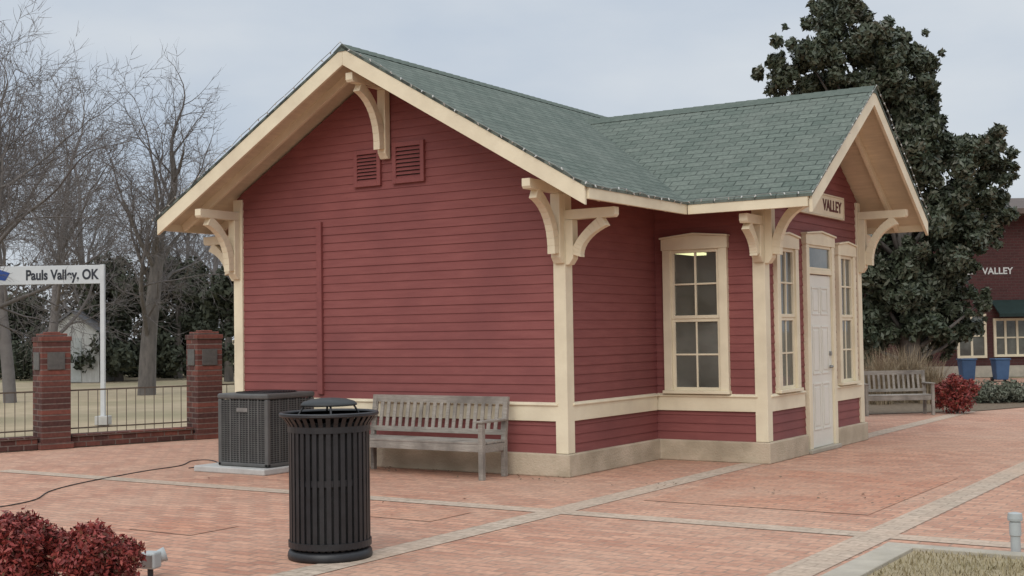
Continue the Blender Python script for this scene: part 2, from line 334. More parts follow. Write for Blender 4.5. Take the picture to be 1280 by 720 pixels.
# the room behind the windows
mb=MB()
mb.box(-W+.12,.12,2.66,-.12,L-.12,2.69); mb.box(-.12,L1+.12,2.66,P-.12,L1+B-.12,2.69)
mb.box(-W+.105,.12,HF+.02,-W+.12,L-.12,2.65); mb.box(-W+.13,L-.12,HF+.02,-.12,L-.105,2.65); mb.box(-W+.13,.105,HF+.02,-.12,.12,2.65)
mb.box(0,L1+B-.12,HF+.02,P-.12,L1+B-.105,2.65); ch(mb,'room_lining',m_room)
mb=MB(); mb.box(-W+.12,.12,HF+.001,-.12,L-.12,HF+.018); mb.box(-.119,L1+.12,HF+.001,P-.12,L1+B-.12,HF+.018); ch(mb,'room_floor',m_floor)
mb=MB(); mb.box(-1.18,4.3,2.50,-.98,5.6,2.535); ch(mb,'ceiling_lamp',m_tube)
mb=MB(); mb.box(-3.4,4.3,2.50,-3.14,5.6,2.545); ch(mb,'ceiling_lamp',m_tube)
def band(O,sd,nd,s0,s1):
    O,sd,nd=V(O),V(sd),V(nd); up=V((0,0,1)); mb=MB()
    pr=[(-.01,ZB+.004),(.034,ZB+.004),(.034,ZT-.03),(.052,ZT-.026),(.052,ZT-.012),(.0,ZT+.012),(-.01,ZT+.012)]
    mb.prism([O+sd*s0+nd*a+up*z for a,z in pr],sd*(s1-s0)); return mb.build('water_table',m_cream,dep,.003)
PW=.105
band((-W,0,0),(1,0,0),(0,-1,0),PW-.03,W-PW+.03); band((0,0,0),(0,1,0),(1,0,0),PW-.03,L1-.06)
band((0,L1,0),(1,0,0),(0,-1,0),.0,P-PW+.03)
band((P,L1,0),(0,1,0),(1,0,0),YB-L1+.55,B-PW+.03); band((P,L1,0),(0,1,0),(1,0,0),PW-.03,YB-L1-.5)
band((-W,0,0),(0,1,0),(-1,0,0),PW,L-PW); band((0,L1+B,0),(0,1,0),(1,0,0),.0,L-L1-B-PW)
def post(x,y,sx,sy,z1):
    mb=MB(); t=.036; mb.box(x-sx*PW,y-sy*PW,HF+.003,x+sx*t,y+sy*t,z1); return mb.build('corner_post',m_cream,dep,.005)
post(0,0,1,-1,zr-.02); post(-W,0,-1,-1,zr-.02); post(P,L1,1,-1,zb_-.02); post(P,L1+B,1,1,zb_-.02); post(0,L,1,1,zr-.02); post(-W,L,-1,1,zr-.02)
def bracket(o,a,top,ln,vh,w=.098):
    """o wall point (x,y), a unit direction out of the wall"""
    a=V((a[0],a[1],0)); sd=V((-a.y,a.x,0)); O=V((o[0],o[1],0)); up=V((0,0,1)); mb=MB()
    def pr(poly,w_): mb.prism([O+a*s+up*z-sd*w_/2 for s,z in poly],sd*w_)
    pr([(0,top-.10),(ln-.02,top-.10),(ln,top-.075),(ln,top),(0,top)],w*.96)
    pr([(0,top-.102),(.085,top-.102),(.085,top-vh+.06),(.04,top-vh),(0,top-vh)],w*1.1)
    n=10; p0=V((.075,-vh+.10)); p1=V((.13,-.27)); p2=V((ln*.74,-.095))
    pts=[]
    for i in range(n+1):
        t=i/n; q=p0*(1-t)**2+p1*2*t*(1-t)+p2*t*t; d=((p1-p0)*(1-t)+(p2-p1)*t).normalized(); nn=V((d.y,-d.x)); wd=.062+.035*abs(2*t-1)**2
        pts.append((q-nn*.025,q+nn*wd))
    for i in range(n):
        A,Bq=pts[i],pts[i+1]
        mb.prism([O+a*q.x+up*(top+q.y)-sd*w*.44 for q in (A[0],Bq[0],Bq[1],A[1])],sd*w*.88)
    return mb.build('eave_bracket',m_cream,dep,.004)
q=.037; h=PW/2-.03
bracket((-h,-q),(0,-1),2.93,.62,.80); bracket((q,h),(1,0),2.665,.56,.55)
bracket((-W+h,-q),(0,-1),2.93,.62,.80); bracket((-W-q,h),(-1,0),2.665,.52,.55)
bracket((-W/2+.04,-.03),(0,-1),4.23,.62,.86)
bracket((P-h,L1-q),(0,-1),2.665,.42,.50); bracket((P+q,L1+h),(1,0),2.93,.62,.78)
bracket((P-h,L1+B+q),(0,1),2.665,.46,.52); bracket((P+q,L1+B-h),(1,0),2.93,.62,.78)
bracket((P+.03,YB),(1,0),3.96,.62,.7)
bracket((q,L-h),(1,0),2.665,.56,.55); bracket((-h,L+q),(0,1),2.93,.6,.8)
# roof
def slope_obj(name,poly,th,mat,drop=0):
    poly=[V(p) for p in poly]
    n=None
    for i in range(1,len(poly)-1):
        c=(poly[i]-poly[0]).cross(poly[i+1]-poly[0])
        if c.length>1e-3: n=c.normalized(); break
    if n.z<0:n=-n
    xa=V((0,0,1)).cross(n).normalized(); ya=n.cross(xa)
    Mx=Matrix((xa,ya,n)).transposed().to_4x4(); Mx.translation=poly[0]
    mb=MB(); mb.prism([p-V((0,0,drop)) for p in poly],(0,0,-th)); return mb.build(name,mat,dep,M4=Mx)
so=.03
zat=lambda x:HR-SM*abs(x+W/2)
mL=[(-W/2,-GO-so,HR),(-W/2,L+GO+so,HR),(-W-EL-so,L+GO+so,zat(-W-EL-so)),(-W-EL-so,-GO-so,zat(-W-EL-so))]
mR=[(-W/2,-GO-so,HR),(E+so,-GO-so,zat(E+so)),(E+so,L1-EB,zat(E+so)),(XI,YB,HB),(E+so,L1+B+EB,zat(E+so)),(E+so,L+GO+so,zat(E+so)),(-W/2,L+GO+so,HR)]
zb2=HE-SB*so
bL=[(XI,YB,HB),(P+GB+so,YB,HB),(P+GB+so,L1-EB-so,zb2),(E+so*.5,L1-EB-so,zb2)]
bR=[(XI,YB,HB),(P+GB+so,YB,HB),(P+GB+so,L1+B+EB+so,zb2),(E+so*.5,L1+B+EB+so,zb2)]
for pg in (mL,mR,bL,bR): slope_obj('roof_slope',pg,.028,m_roof)
iL=[(-W/2,-GO,HR),(-W/2,L+GO,HR),(-W-EL,L+GO,zat(-W-EL)),(-W-EL,-GO,zat(-W-EL))]
iR=[(-W/2,-GO,HR),(E,-GO,HE),(E,L1-EB,HE),(XI,YB,HB),(E,L1+B+EB,HE),(E,L+GO,HE),(-W/2,L+GO,HR)]
jL=[(XI,YB,HB),(P+GB,YB,HB),(P+GB,L1-EB,HE),(E,L1-EB,HE)]
jR=[(XI,YB,HB),(P+GB,YB,HB),(P+GB,L1+B+EB,HE),(E,L1+B+EB,HE)]
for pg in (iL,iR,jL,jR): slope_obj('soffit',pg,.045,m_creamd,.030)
def board(name,p,q,out,dep_,th=.035,dz=.022,mat=None):
    p,q,out=V(p),V(q),V(out); mb=MB(); d=V((0,0,dz))
    mb.prism([p-d,q-d,q-d-V((0,0,dep_)),p-d-V((0,0,dep_))],out*th); return mb.build(name,mat or m_cream,dep,.003)
RD=.175
def rake(apex,eave,out): return board('rake_board',apex,eave,out,RD,dz=.032)
for y,s in((-GO,-1),(L+GO,1)):
    o=(0,s,0); yy=y-s*.012
    rake((-W/2+.001,yy,HR),(E,yy,HE),o); rake((-W/2-.001,yy,HR),(-W-EL,yy,zat(-W-EL)),o)
for yy_,s in((L1-EB,1),(L1+B+EB,-1)):
    rake((P+GB-.012,YB-s*.001,HB),(P+GB-.012,yy_,HE),(1,0,0))
FD=.115
board('fascia',(E-.012,-GO+.02,HE),(E-.012,L1-EB-.02,HE),(1,0,0),FD,dz=.034)
board('fascia',(E-.012,L1+B+EB+.02,HE),(E-.012,L+GO-.02,HE),(1,0,0),FD,dz=.034)
board('fascia',(-W-EL+.012,-GO+.02,zat(-W-EL)),(-W-EL+.012,L+GO-.02,zat(-W-EL)),(-1,0,0),FD,dz=.034)
board('fascia',(E+.03,L1-EB+.012,HE),(P+GB-.02,L1-EB+.012,HE),(0,-1,0),FD,dz=.034)
board('fascia',(E+.03,L1+B+EB-.012,HE),(P+GB-.02,L1+B+EB-.012,HE),(0,1,0),FD,dz=.034)
def rafter(p,q,dz=.125): mb=MB(); mb.bar(V(p)-V((0,0,dz)),V(q)-V((0,0,dz)),.045,.09); return mb.build('rafter',m_cream,dep,.003)
for yy in (-GO*.48,L+GO*.5):
    rafter((-W/2+.02,yy,HR),(E-.04,yy,HE+.02)); rafter((-W/2-.02,yy,HR),(-W-EL+.04,yy,zat(-W-EL)+.02))
xx=P+GB*.5
rafter((xx,YB-.02,HB),(xx,L1-EB+.04,HE+.02)); rafter((xx,YB+.02,HB),(xx,L1+B+EB-.04,HE+.02))
for k in range(6):
    y=.25+k*.42
    if y<L1-EB: rafter((.03,y,zat(.03)),(E-.03,y,HE+.02))
for k in range(16): y=.25+k*.45; rafter((-W-.03,y,zat(-W-.03)),(-W-EL+.03,y,zat(-W-EL)+.02))
def ridgecap(p,q,sl,sd):
    p,q,sd=V(p),V(q),V(sd); mb=MB(); w=.12; up=V((0,0,1)); n=int((q-p).length/.14); d=(q-p)/n
    for i in range(n):
        a=p+d*i; b=a+d*1.15; l1,l2=.006,.012
        mb.add([a+up*l1-sd*w-up*w*sl,a+up*(l1+.012),a+up*l1+sd*w-up*w*sl,b+up*l2-sd*w-up*w*sl,b+up*(l2+.012),b+up*l2+sd*w-up*w*sl],[(0,3,4,1),(1,4,5,2),(0,1,2),(3,5,4)])
    return mb.build('ridge_cap',m_ridge,dep)
ridgecap((-W/2,-GO-so,HR),(-W/2,L+GO,HR),SM,(1,0,0)); ridgecap((P+GB+so,YB,HB),(XI,YB,HB),SB,(0,1,0))
# ---------------- windows and door
def window(O,sd,nd,s0,s1,z0,z1):
    O,sd,nd=V(O),V(sd),V(nd); up=V((0,0,1))
    def bx(mb,a,b,c,d,n0,n1): mb.prism([O+sd*x+up*z+nd*n0 for x,z in((a,c),(b,c),(b,d),(a,d))],nd*(n1-n0))
    cw=WC; zc=z1-.16
    mb=MB(); bx(mb,s0,s0+cw,z0,zc,-.06,.062); bx(mb,s1-cw,s1,z0,zc,-.06,.062); bx(mb,s0-.015,s1+.015,z0-.035,z0,0,.085)
    w=mb.build('window',m_cream,dep,.004)
    mid=(s0+s1)/2; mb=MB()
    poly=[(s0-.012,zc+.001),(s1+.012,zc+.001),(s1+.012,zc+.125),(mid,zc+.160),(s0-.012,zc+.125)]
    mb.prism([O+sd*x+up*z for x,z in poly],nd*.068)
    poly=[(s0-.025,zc+.126),(s0-.025,zc+.146),(mid,zc+.184),(s1+.025,zc+.146),(s1+.025,zc+.126),(mid,zc+.162)]
    for tri in ((0,1,2,5),(5,2,3,4)): mb.prism([O+sd*poly[i][0]+up*poly[i][1] for i in tri],nd*.088)
    mb.build('hood',m_cream,w,.003)
    a,b=s0+cw,s1-cw; fr=.036; zm=(z0+zc)/2
    mb=MB()
    for (c,d,n1) in ((z0,zm+.015,.030),(zm+.015,zc,.040)):
        bx(mb,a,a+fr,c,d,.0,n1); bx(mb,b-fr,b,c,d,.0,n1); bx(mb,a+fr,b-fr,c,c+fr,.0,n1-.001); bx(mb,a+fr,b-fr,d-fr,d,.0,n1-.001)
        bx(mb,(a+b)/2-.010,(a+b)/2+.010,c+fr,d-fr,.0,n1-.008); bx(mb,a+fr,(a+b)/2-.010,(c+d)/2-.010,(c+d)/2+.010,.0,n1-.009); bx(mb,(a+b)/2+.010,b-fr,(c+d)/2-.010,(c+d)/2+.010,.0,n1-.009)
    mb.build('sash',m_cream,w,.002)
    mb=MB(); mb.add([O+sd*x+up*z+nd*.012 for x,z in((a+.004,z0+.004),(b-.004,z0+.004),(b-.004,zc-.004),(a+.004,zc-.004))],[(0,1,2,3)]); g_=mb.build('glass',m_pane,w,fix=False)
window((0,L1,0),(1,0,0),(0,-1,0),.125,.90,.775,2.50)
window((P,L1,0),(0,1,0),(1,0,0),.27,.93,.775,2.50)
window((P,L1,0),(0,1,0),(1,0,0),B-.93,B-.27,.775,2.50)
def door():
    y0,y1=3.295,4.065
    def bx(mb,a,b,c,d,n0,n1): mb.box(P+n0,a,c,P+n1,b,d)
    mb=MB(); bx(mb,y0,y1,.052,2.07,-.02,.034)
    d=mb.build('door',m_door,dep,.004)
    mb=MB(); w=(y1-y0)
    for (a,b) in ((.11,.36),(.41,.66)):
        for (c,e) in ((.2,.75),(.85,1.42),(1.55,1.88)):
            A,Bq=y0+a*w/.77,y0+b*w/.77; z0,z1=.052+c,.052+e
            bx(mb,A,Bq,z0,z0+.022,.034,.042);bx(mb,A,Bq,z1-.022,z1,.034,.042);bx(mb,A,A+.022,z0+.022,z1-.022,.034,.042);bx(mb,Bq-.022,Bq,z0+.022,z1-.022,.034,.042)
            bx(mb,A+.05,Bq-.05,z0+.05,z1-.05,.034,.040)
    mb.build('panel_moulding',m_door,d,.003)
    mb=MB(); mb.tube([(P+.034,y1-.07,.98),(P+.07,y1-.07,.98)],.018,12); mb.tube([(P+.07,y1-.07,.98),(P+.075,y1-.17,.98)],.010,8); mb.build('handle',m_metal,d,smooth=True)
    mb=MB(); mb.tube([(P+.034,y1-.07,1.14),(P+.055,y1-.07,1.14)],.028,14); mb.build('deadbolt',m_metal,d)
    mb=MB(); cw=.1
    bx(mb,y0-cw,y0-.002,.05,2.42,.0,.064); bx(mb,y1+.002,y1+cw,.05,2.42,.0,.064); bx(mb,y0,y1,2.08,2.13,0,.058)
    f=mb.build('door_casing',m_cream,dep,.004)
    mid=(y0+y1)/2; mb=MB()
    mb.prism([(P,a,z) for a,z in((y0-cw-.012,2.421),(y1+cw+.012,2.421),(y1+cw+.012,2.535),(mid,2.575),(y0-cw-.012,2.535))],(.07,0,0))
    mb.prism([(P,a,z) for a,z in((y0-cw-.025,2.536),(y0-cw-.025,2.556),(mid,2.598),(mid,2.577))],(.09,0,0)); mb.prism([(P,a,z) for a,z in((y1+cw+.025,2.536),(y1+cw+.025,2.556),(mid,2.598),(mid,2.577))],(.09,0,0))
    mb.build('hood',m_cream,f,.003)
    mb=MB(); bx(mb,y0,y1,2.131,2.16,0,.05);bx(mb,y0,y1,2.39,2.42,0,.05);bx(mb,y0,y0+.03,2.16,2.39,0,.05);bx(mb,y1-.03,y1,2.16,2.39,0,.05)
    t=mb.build('transom',m_cream,dep,.002)
    mb=MB(); bx(mb,y0+.032,y1-.032,2.162,2.388,0,.032); mb.build('glass',m_glass,t)
door()
def vent(x0,x1,z0,z1):
    mb=MB(); t=.048
    mb.box(x0,-.0,z0,x0+.05,-t,z1); mb.box(x1-.05,0,z0,x1,-t,z1); mb.box(x0+.05,0,z0,x1-.05,-t,z0+.05); mb.box(x0+.05,0,z1-.05,x1-.05,-t,z1)
    v=mb.build('gable_vent',m_redtrim,dep,.003); mb=MB(); n=8; hh=(z1-z0-.1)/n
    for i in range(n):
        z=z0+.05+i*hh; mb.add([(x0+.05,-.046,z),(x1-.05,-.046,z),(x1-.05,-.022,z+hh*.7),(x0+.05,-.022,z+hh*.7),(x0+.05,-.046,z+.006),(x1-.05,-.046,z+.006),(x1-.05,-.022,z+hh*.7+.006),(x0+.05,-.022,z+hh*.7+.006)],[(0,1,2,3),(4,7,6,5),(0,4,5,1),(2,6,7,3)])
    mb.build('louvre',m_redtrim,v); mb=MB(); mb.box(x0+.052,-.006,z0+.052,x1-.052,-.02,z1-.052); mb.build('vent_shade_plate',m_acd,v)  # flat near-black plate paints in the shade behind the louvres
vent(-W/2-.42,-W/2-.04,3.09,3.50); vent(-W/2+.13,-W/2+.56,3.09,3.54)
mb=MB(); mb.box(-3.25,-.0,.78,-3.175,-.05,2.74); ch(mb,'conduit',m_redtrim,.008)
y0,y1,z0,z1=2.75,4.56,2.80,3.04
sg=MB(); sg.box(P+.028,y0,z0,P+.055,y1,z1); sgo=sg.build('name_board',m_cream,dep,.003)
sg=MB()
for a in ((y0-.02,z0-.02,y1+.02,z0),(y0-.02,z1,y1+.02,z1+.02),(y0-.02,z0,y0,z1),(y1,z0,y1+.02,z1)): sg.box(P+.028,a[0],a[1],P+.064,a[2],a[3])
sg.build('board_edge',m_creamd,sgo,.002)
def text(body,size,mat,Mx,parent=None,name='lettering',wid=None,ext=.003,off=.0):
    c=bpy.data.curves.new(name,'FONT'); c.body=body; c.size=size; c.extrude=ext; c.align_x='CENTER'; c.align_y='CENTER'; c.offset=off
    t=bpy.data.objects.new('t',c); col.objects.link(t); bpy.context.view_layer.update()
    me=bpy.data.meshes.new_from_object(t.evaluated_get(bpy.context.evaluated_depsgraph_get())); bpy.data.objects.remove(t,do_unlink=True)
    me.materials.clear(); me.materials.append(mat)
    if wid:
        xs=[v.co.x for v in me.vertices]; k=wid/(max(xs)-min(xs))
        for v in me.vertices: v.co.x*=k
    o=bpy.data.objects.new(name,me); col.objects.link(o); o.matrix_world=Mx
    if parent: o.parent=parent
    return o
Mt=lambda yc:Matrix(((0,0,1,P+.058),(1,0,0,yc),(0,1,0,2.92),(0,0,0,1)))
text('PAULS',.19,m_brown,Mt(3.20),sgo,wid=.56,off=.004); text('VALLEY',.19,m_brown,Mt(4.15),sgo,wid=.68,off=.004)
def lights(pts,label):
    mb=MB(); bl=MB(); P0=[V(p) for p in pts]; line=[]
    t=thing('string_lights',P0[0],label,'string lights')
    bl.tube([(0,0,0),(0,0,-.028)],[.009,.004],6); b0=bl.build('bulb',m_bulb,t); first=True
    for a,b in zip(P0,P0[1:]):
        n=max(2,int((b-a).length/.15))
        for i in range(n):
            q=a.lerp(b,i/n)+V((0,0,random.uniform(-.014,.014))); line.append(q)
            if first: o=b0; first=False
            else: o=b0.copy(); col.objects.link(o); o.parent=t
            o.location=q-P0[0]; o.rotation_euler=(random.uniform(-.9,.9),random.uniform(-.9,.9),0)
    line.append(P0[-1]); mb.tube(line,.004,4)
    mb.build('wire',m_wire,t,off=P0[0])
lights([(-W-EL-.05,-GO-.055,zat(-W-EL-.05)+.01),(-W/2,-GO-.055,HR+.02),(E+.04,-GO-.055,zat(E+.04)+.01),(E+.045,L1-EB-.05,zat(E+.05)+.01)],'string lights along the edge of the wide front gable')
lights([(E+.05,L1-EB-.045,HE),(P+GB+.05,L1-EB-.045,HE-.0),(P+GB+.055,YB,HB+.02),(P+GB+.055,L1+B+EB+.04,HE)],'string lights around the edge of the entrance gable')
# ------------------------------------------------------------------ benches
def bench(loc,rz,ln,label,m=m_wood,sc=1):
    t=thing('park_bench',loc,label,'bench',rz); D=.46; t.scale=(sc,sc,sc)
    mb=MB()
    for i in range(6): y=-D+.02+i*.077; mb.box(-ln/2+.01,y,.395,ln/2-.01,y+.062,.420)
    mb.build('seat',m,t,.004)
    mb=MB()
    def yb(z): return .0+ (z-.42)*.18
    mb.bar((-ln/2,yb(.87),.86),(ln/2,yb(.87),.86),.035,.085); mb.bar((-ln/2,yb(.5),.50),(ln/2,yb(.5),.50),.035,.06)
    n=int(ln/.098)
    for i in range(n):
        x=-ln/2+.05+(ln-.1)*i/(n-1); mb.bar((x,yb(.5),.51),(x,yb(.85),.85),.048,.016,(0,1,0))
    mb.build('backrest',m,t,.003)
    for s in(-1,1):
        x=s*(ln/2-.035)
        mb=MB(); mb.bar((x,-D+.03,0),(x,-D+.03,.63),.06,.06,(0,1,0)); mb.build('leg',m,t,.005)
        mb=MB(); mb.bar((x+s*.001,.02,0),(x+s*.001,.02,.42),.058,.06,(0,1,0)); mb.bar((x+s*.001,.02,.415),(x+s*.001,yb(.9),.90),.058,.05,(0,1,0)); mb.build('leg',m,t,.005)
        mb=MB(); mb.box(x-.045,-D-.02,.632,x+.045,.06,.66); mb.build('armrest',m,t,.008)
        mb=MB(); mb.box(x-.018,-D+.06,.30,x+.018,-.01,.39); mb.build('side_rail',m,t,.003)
    mb=MB(); mb.box(-ln/2+.07,-D+.02,.31,ln/2-.07,-D+.045,.392); mb.build('apron',m,t,.003)
    return t
bench((-1.45,-.24,0),0,1.98,'weathered grey slatted bench against the red gable wall',sc=.885)
b2=GD(1112,21.2); bench(b2,YAW+.06,1.45,'weathered grey bench standing far right beyond the depot entrance',sc=.80)
# ------------------------------------------------------------------ litter bin
def litter_bin(loc):
    t=thing('trash_can',loc,'black slatted metal trash can with flared rim and domed lid','trash can')
    mb=MB(); n=36; R=.262
    prof=[(R-.012,.07),(R,.10),(R,.84),(R+.012,.875),(R+.038,.91),(R+.050,.93)]
    for k in range(n):
        a=2*math.pi*k/n; ca,sa=math.cos(a),math.sin(a); w=.0145
        L_=[]
        for r,z in prof:
            for dr,ds in ((0,-w),(0,w),(-.006,w),(-.006,-w)):
                rr=r+dr; L_.append((rr*ca-ds*sa,rr*sa+ds*ca,z))
        fs=[]
        for i in range(len(prof)-1):
            for j in range(4): fs.append((i*4+j,i*4+(j+1)%4,(i+1)*4+(j+1)%4,(i+1)*4+j))
        fs+= [(0,1,2,3),(20,23,22,21)]
        mb.add(L_,fs)
    mb.build('slats',m_can,t)
    for z,r in((.10,R+.004),(.50,R-.008),(.84,R+.003)):
        mb=MB(); e=.004 if z!=.5 else 0; mb.lathe([(r-.012,z-.02),(r+e,z-.02),(r+e,z+.02),(r-.012,z+.02),(r-.012,z-.02)],n=48); mb.build('hoop',m_can,t)
    mb=MB(); k=[(R+.05+.014*math.cos(a),.933+.014*math.sin(a)) for a in [i*math.pi/4 for i in range(9)]]; mb.lathe(k,n=56); mb.build('rim',m_can,t,smooth=True)
    mb=MB(); mb.lathe([(R-.03,.08),(R-.03,.88),(R-.045,.88),(R-.045,.3)],n=40); mb.build('liner',m_acd,t)
    mb=MB(); mb.lathe([(.22,.0),(.272,.004),(.276,.02),(.272,.045),(.262,.06),(.20,.072),(0.0,.072)],n=48); mb.build('base',m_can,t,smooth=True)
    mb=MB(); mb.lathe([(0.0,1.035),(.06,1.034),(.12,1.027),(.165,1.013),(.183,.998),(.185,.988),(.175,.985),(.15,.99),(0,.99)][::-1],n=40); mb.build('lid',m_lid,t,smooth=True)
    mb=MB()
    for k in range(4):
        a=math.pi/4+k*math.pi/2; mb.tube([(.16*math.cos(a),.16*math.sin(a),.99),(.225*math.cos(a),.225*math.sin(a),.88)],.007,6)
    mb.lathe([(.20,.88),(.225,.875),(.225,.885),(.20,.89),(.20,.88)],n=40)
    mb.build('lid_frame',m_can,t)
litter_bin(G(413,696))
# ------------------------------------------------------------------ air conditioner
A0=G(247,589)
t=thing('air_conditioner',A0+V((.60,.44,.07)),'grey louvred air conditioning unit beside the red gable wall','air conditioner')
S=.365
mb=MB(); mb.box(-S+.03,-S+.03,.03,S-.03,S-.03,.70); mb.build('coil',m_acd,t)
mb=MB()
for sx in(-1,1):
    for sy in(-1,1): mb.box(sx*S,sy*S,.0,sx*(S-.05),sy*(S-.05),.71)
mb.box(-S,-S,0,S,S,.04)
mb.build('frame',m_ac,t,.01)
mb=MB(); n=29
for i in range(n):
    z=.05+i*.0225
    for sx in(-1,1):
        mb.box(sx*(S-.006),-S+.05,z,sx*(S-.024),S-.05,z+.011); mb.box(-S+.05,sx*(S-.006),z,S-.05,sx*(S-.024),z+.011)
for i in range(1,14):
    x=-S+.05+i*(2*S-.1)/14; w=.004 if i%3 else .010
    for sx in(-1,1): mb.box(x-w,sx*(S-.001),.04,x+w,sx*(S-.006),.71); mb.box(sx*(S-.001),x-w,.04,sx*(S-.006),x+w,.71)
mb.build('louvre_grille',m_ac,t)
mb=MB(); mb.box(-S-.006,-S-.006,.711,S+.006,S+.006,.77); mb.build('top_cap',m_ac,t,.018)
mb=MB()
for r in np.arange(.05,.33,.03): mb.lathe([(r,.772),(r+.006,.772),(r+.006,.779),(r,.779),(r,.772)],n=32)
for k in range(6): a=k*math.pi/3; mb.bar((0,0,.776),(.33*math.cos(a),.33*math.sin(a),.776),.01,.006)
mb.build('fan_guard',m_black,t)
mb=MB(); mb.box(-.08,-S-.006,.58,.08,-S-.0015,.62); mb.build('badge',m_metal,t)
mb=MB(); mb.box(-.55,-.46,0,.49,.50,.065); o=mb.build('equipment_pad',m_pad,bevel=.012); o.location=A0+V((.53,.42,0)); tag(o,'pale concrete pad under the grey air conditioning unit','concrete pad')
cp=[G(-20,636,.007),G(15,631,.007),G(45,624,.007),G(62,614,.007),G(95,605,.007),G(140,596,.007),G(185,588,.007),G(225,582,.007),G(240,576,.007),G(262,575,.007),G(272,580,.007),G(236,585,.007)]
def smoothpath(p,n=6):
    out=[]
    for i in range(len(p)-1):
        a=p[max(i-1,0)];b=p[i];c=p[i+1];d=p[min(i+2,len(p)-1)]
        for k in range(n):
            t_=k/n; out.append(.5*((2*b)+(c-a)*t_+(2*a-5*b+4*c-d)*t_**2+(3*b-a-3*c+d)*t_**3))
    out.append(p[-1]); return out
mb=MB(); mb.tube(smoothpath(cp),.0055,6); tag(mb.build('extension_cord',m_cord,smooth=True),'thin black cord snaking over the paving to the conditioner','cord')
# ------------------------------------------------------------------ brick pillars and fence
def pillar(p,label,hgt=1.55):
    t=thing('brick_pillar',p,label,'brick pillar',math.atan2(fd.y,fd.x)-math.pi/2,'brick pillars of the iron fence'); r=.19
    mb=MB(); mb.box(-r,-r,0,r,r,hgt-.13); mb.build('shaft',m_pbrick,t,.006)
    mb=MB(); mb.box(-r-.014,-r-.014,hgt-.129,r+.014,r+.014,hgt-.062); mb.box(-r+.03,-r+.03,hgt-.061,r-.03,r-.03,hgt-.022); mb.box(-.09,-.09,hgt-.021,.09,.09,hgt); mb.build('cap',m_pbrick,t,.01)
    mb=MB(); mb.box(r+.001,-.12,hgt-.50,r+.016,.11,hgt-.27); mb.build('plaque',m_plaq,t,.004)
    mb=MB(); mb.box(-.12,-r-.001,hgt-.50,.11,-r-.016,hgt-.27); mb.build('plaque',m_plaq,t,.004)
    mb=MB(); mb.box(-r-.03,-r-.03,0.001,r+.03,r+.03,.09); mb.build('plinth',m_pbrick,t,.006)
c0=V((-.16,.12,0))
PIL=[F1+c0,F2+c0]
pillar(PIL[0],'dark brick pillar with plaque, nearer one at far left'); pillar(PIL[1],'dark brick pillar with plaque, just left of the depot')
ang=math.atan2(fd.y,fd.x)
def fence(a,b,label):
    ln=(b-a).length; t=thing('iron_fence',a,label,'fence',ang,'fence runs between brick pillars')
    mb=MB(); mb.box(0,-.11,0,ln,.11,.14); mb.build('brick_curb',m_pbrick,t,.006)
    mb=MB(); mb.box(0,-.13,.141,ln,.13,.175); mb.build('coping',m_pbrick,t,.01)
    mb=MB(); mb.bar((0,0,.25),(ln,0,.25),.018,.018); mb.bar((0,0,.76),(ln,0,.76),.02,.02); mb.build('rail',m_fence,t)
    mb=MB(); n=int(ln/.125)
    for i in range(1,n): x=ln*i/n; mb.bar((x,0,.18),(x,0,.75),.008,.008,(1,0,0))
    mb.build('pickets',m_fence,t)
fence(PIL[0]+fd*.222,PIL[1]-fd*.222,'dark picket fence on brick curb between two brick pillars')
fence(PIL[0]-fd*4.2,PIL[0]-fd*.222,'dark picket fence leaving left edge from the nearer pillar')
fence(PIL[1]+fd*.222,PIL[1]+fd*6,'dark picket fence running behind the depot from second pillar')
# ------------------------------------------------------------------ station sign
sp_=G(129,531); rz=YAW-.03
t=thing('station_sign',sp_,'pale platform sign on white post reading Pauls Valley, OK','sign',rz)
k=sp_-CAM; dd=k.dot(FW); sc=dd/F; TOP=(531-331)*sc
mb=MB(); mb.box(-.035,-.035,.0,.035,.035,TOP); mb.build('post',m_post,t,.005)
mb=MB(); mb.box(-.035-2.45,-.035,.0,.035-2.45,.035,TOP); mb.build('post',m_post,t,.005)
for x in(0,-2.45): mb=MB(); mb.box(x-.11,-.11,0,x+.11,.11,.15); mb.build('footing',m_pad,t,.01)
mb=MB(); mb.box(-2.41,-.022,TOP-.32,-.036,.022,TOP-.005); pn=mb.build('panel',m_signp,t,.004)
mt=Matrix(((1,0,0,-.69),(0,0,-1,-.0245),(0,1,0,TOP-.17),(0,0,0,1)))
text('Pauls Valley, OK',.235,m_ink,mt,pn,wid=1.25,off=.007)
mb=MB(); mb.prism([(-1.86,-.024,TOP-.22),(-1.66,-.024,TOP-.25),(-1.58,-.024,TOP-.12),(-1.76,-.024,TOP-.06),(-1.92,-.024,TOP-.05)],(0,-.003,0)); em=mb.build('emblem',m_blue,pn)
# ------------------------------------------------------------------ ground lamps
q=G(188,722); t=thing('ground_floodlight',q,'small pale floodlight box on the paving beside red bush','light',.3)
mb=MB(); mb.tube([(0,0,0),(0,0,.06)],.018,10); mb.build('stake',m_black,t)
mb=MB(); mb.box(-.05,-.04,.055,.05,.05,.155); mb.build('housing',m_ltgrey,t,.012)
mb=MB(); mb.tube([(.0,.05,.11),(.05,.09,.13)],[.034,.045],16); mb.build('lamp_head',m_ltgrey,t,smooth=True)
mb=MB(); mb.box(-.038,-.046,.067,.038,-.0405,.143); mb.build('cover_plate',m_metal,t,.003)
q=G(1270,694); t=thing('bollard_light',q,'small grey cylindrical light standing on the turf kerb at right','light')
mb=MB(); mb.lathe([(.03,0),(.03,.12),(.036,.125),(.036,.2),(.03,.215)],n=20); mb.build('post',m_ltgrey,t)
mb=MB(); mb.lathe([(.044,.216),(.046,.23),(.042,.262),(.02,.268)],n=20); mb.build('cap',m_ltgrey,t)
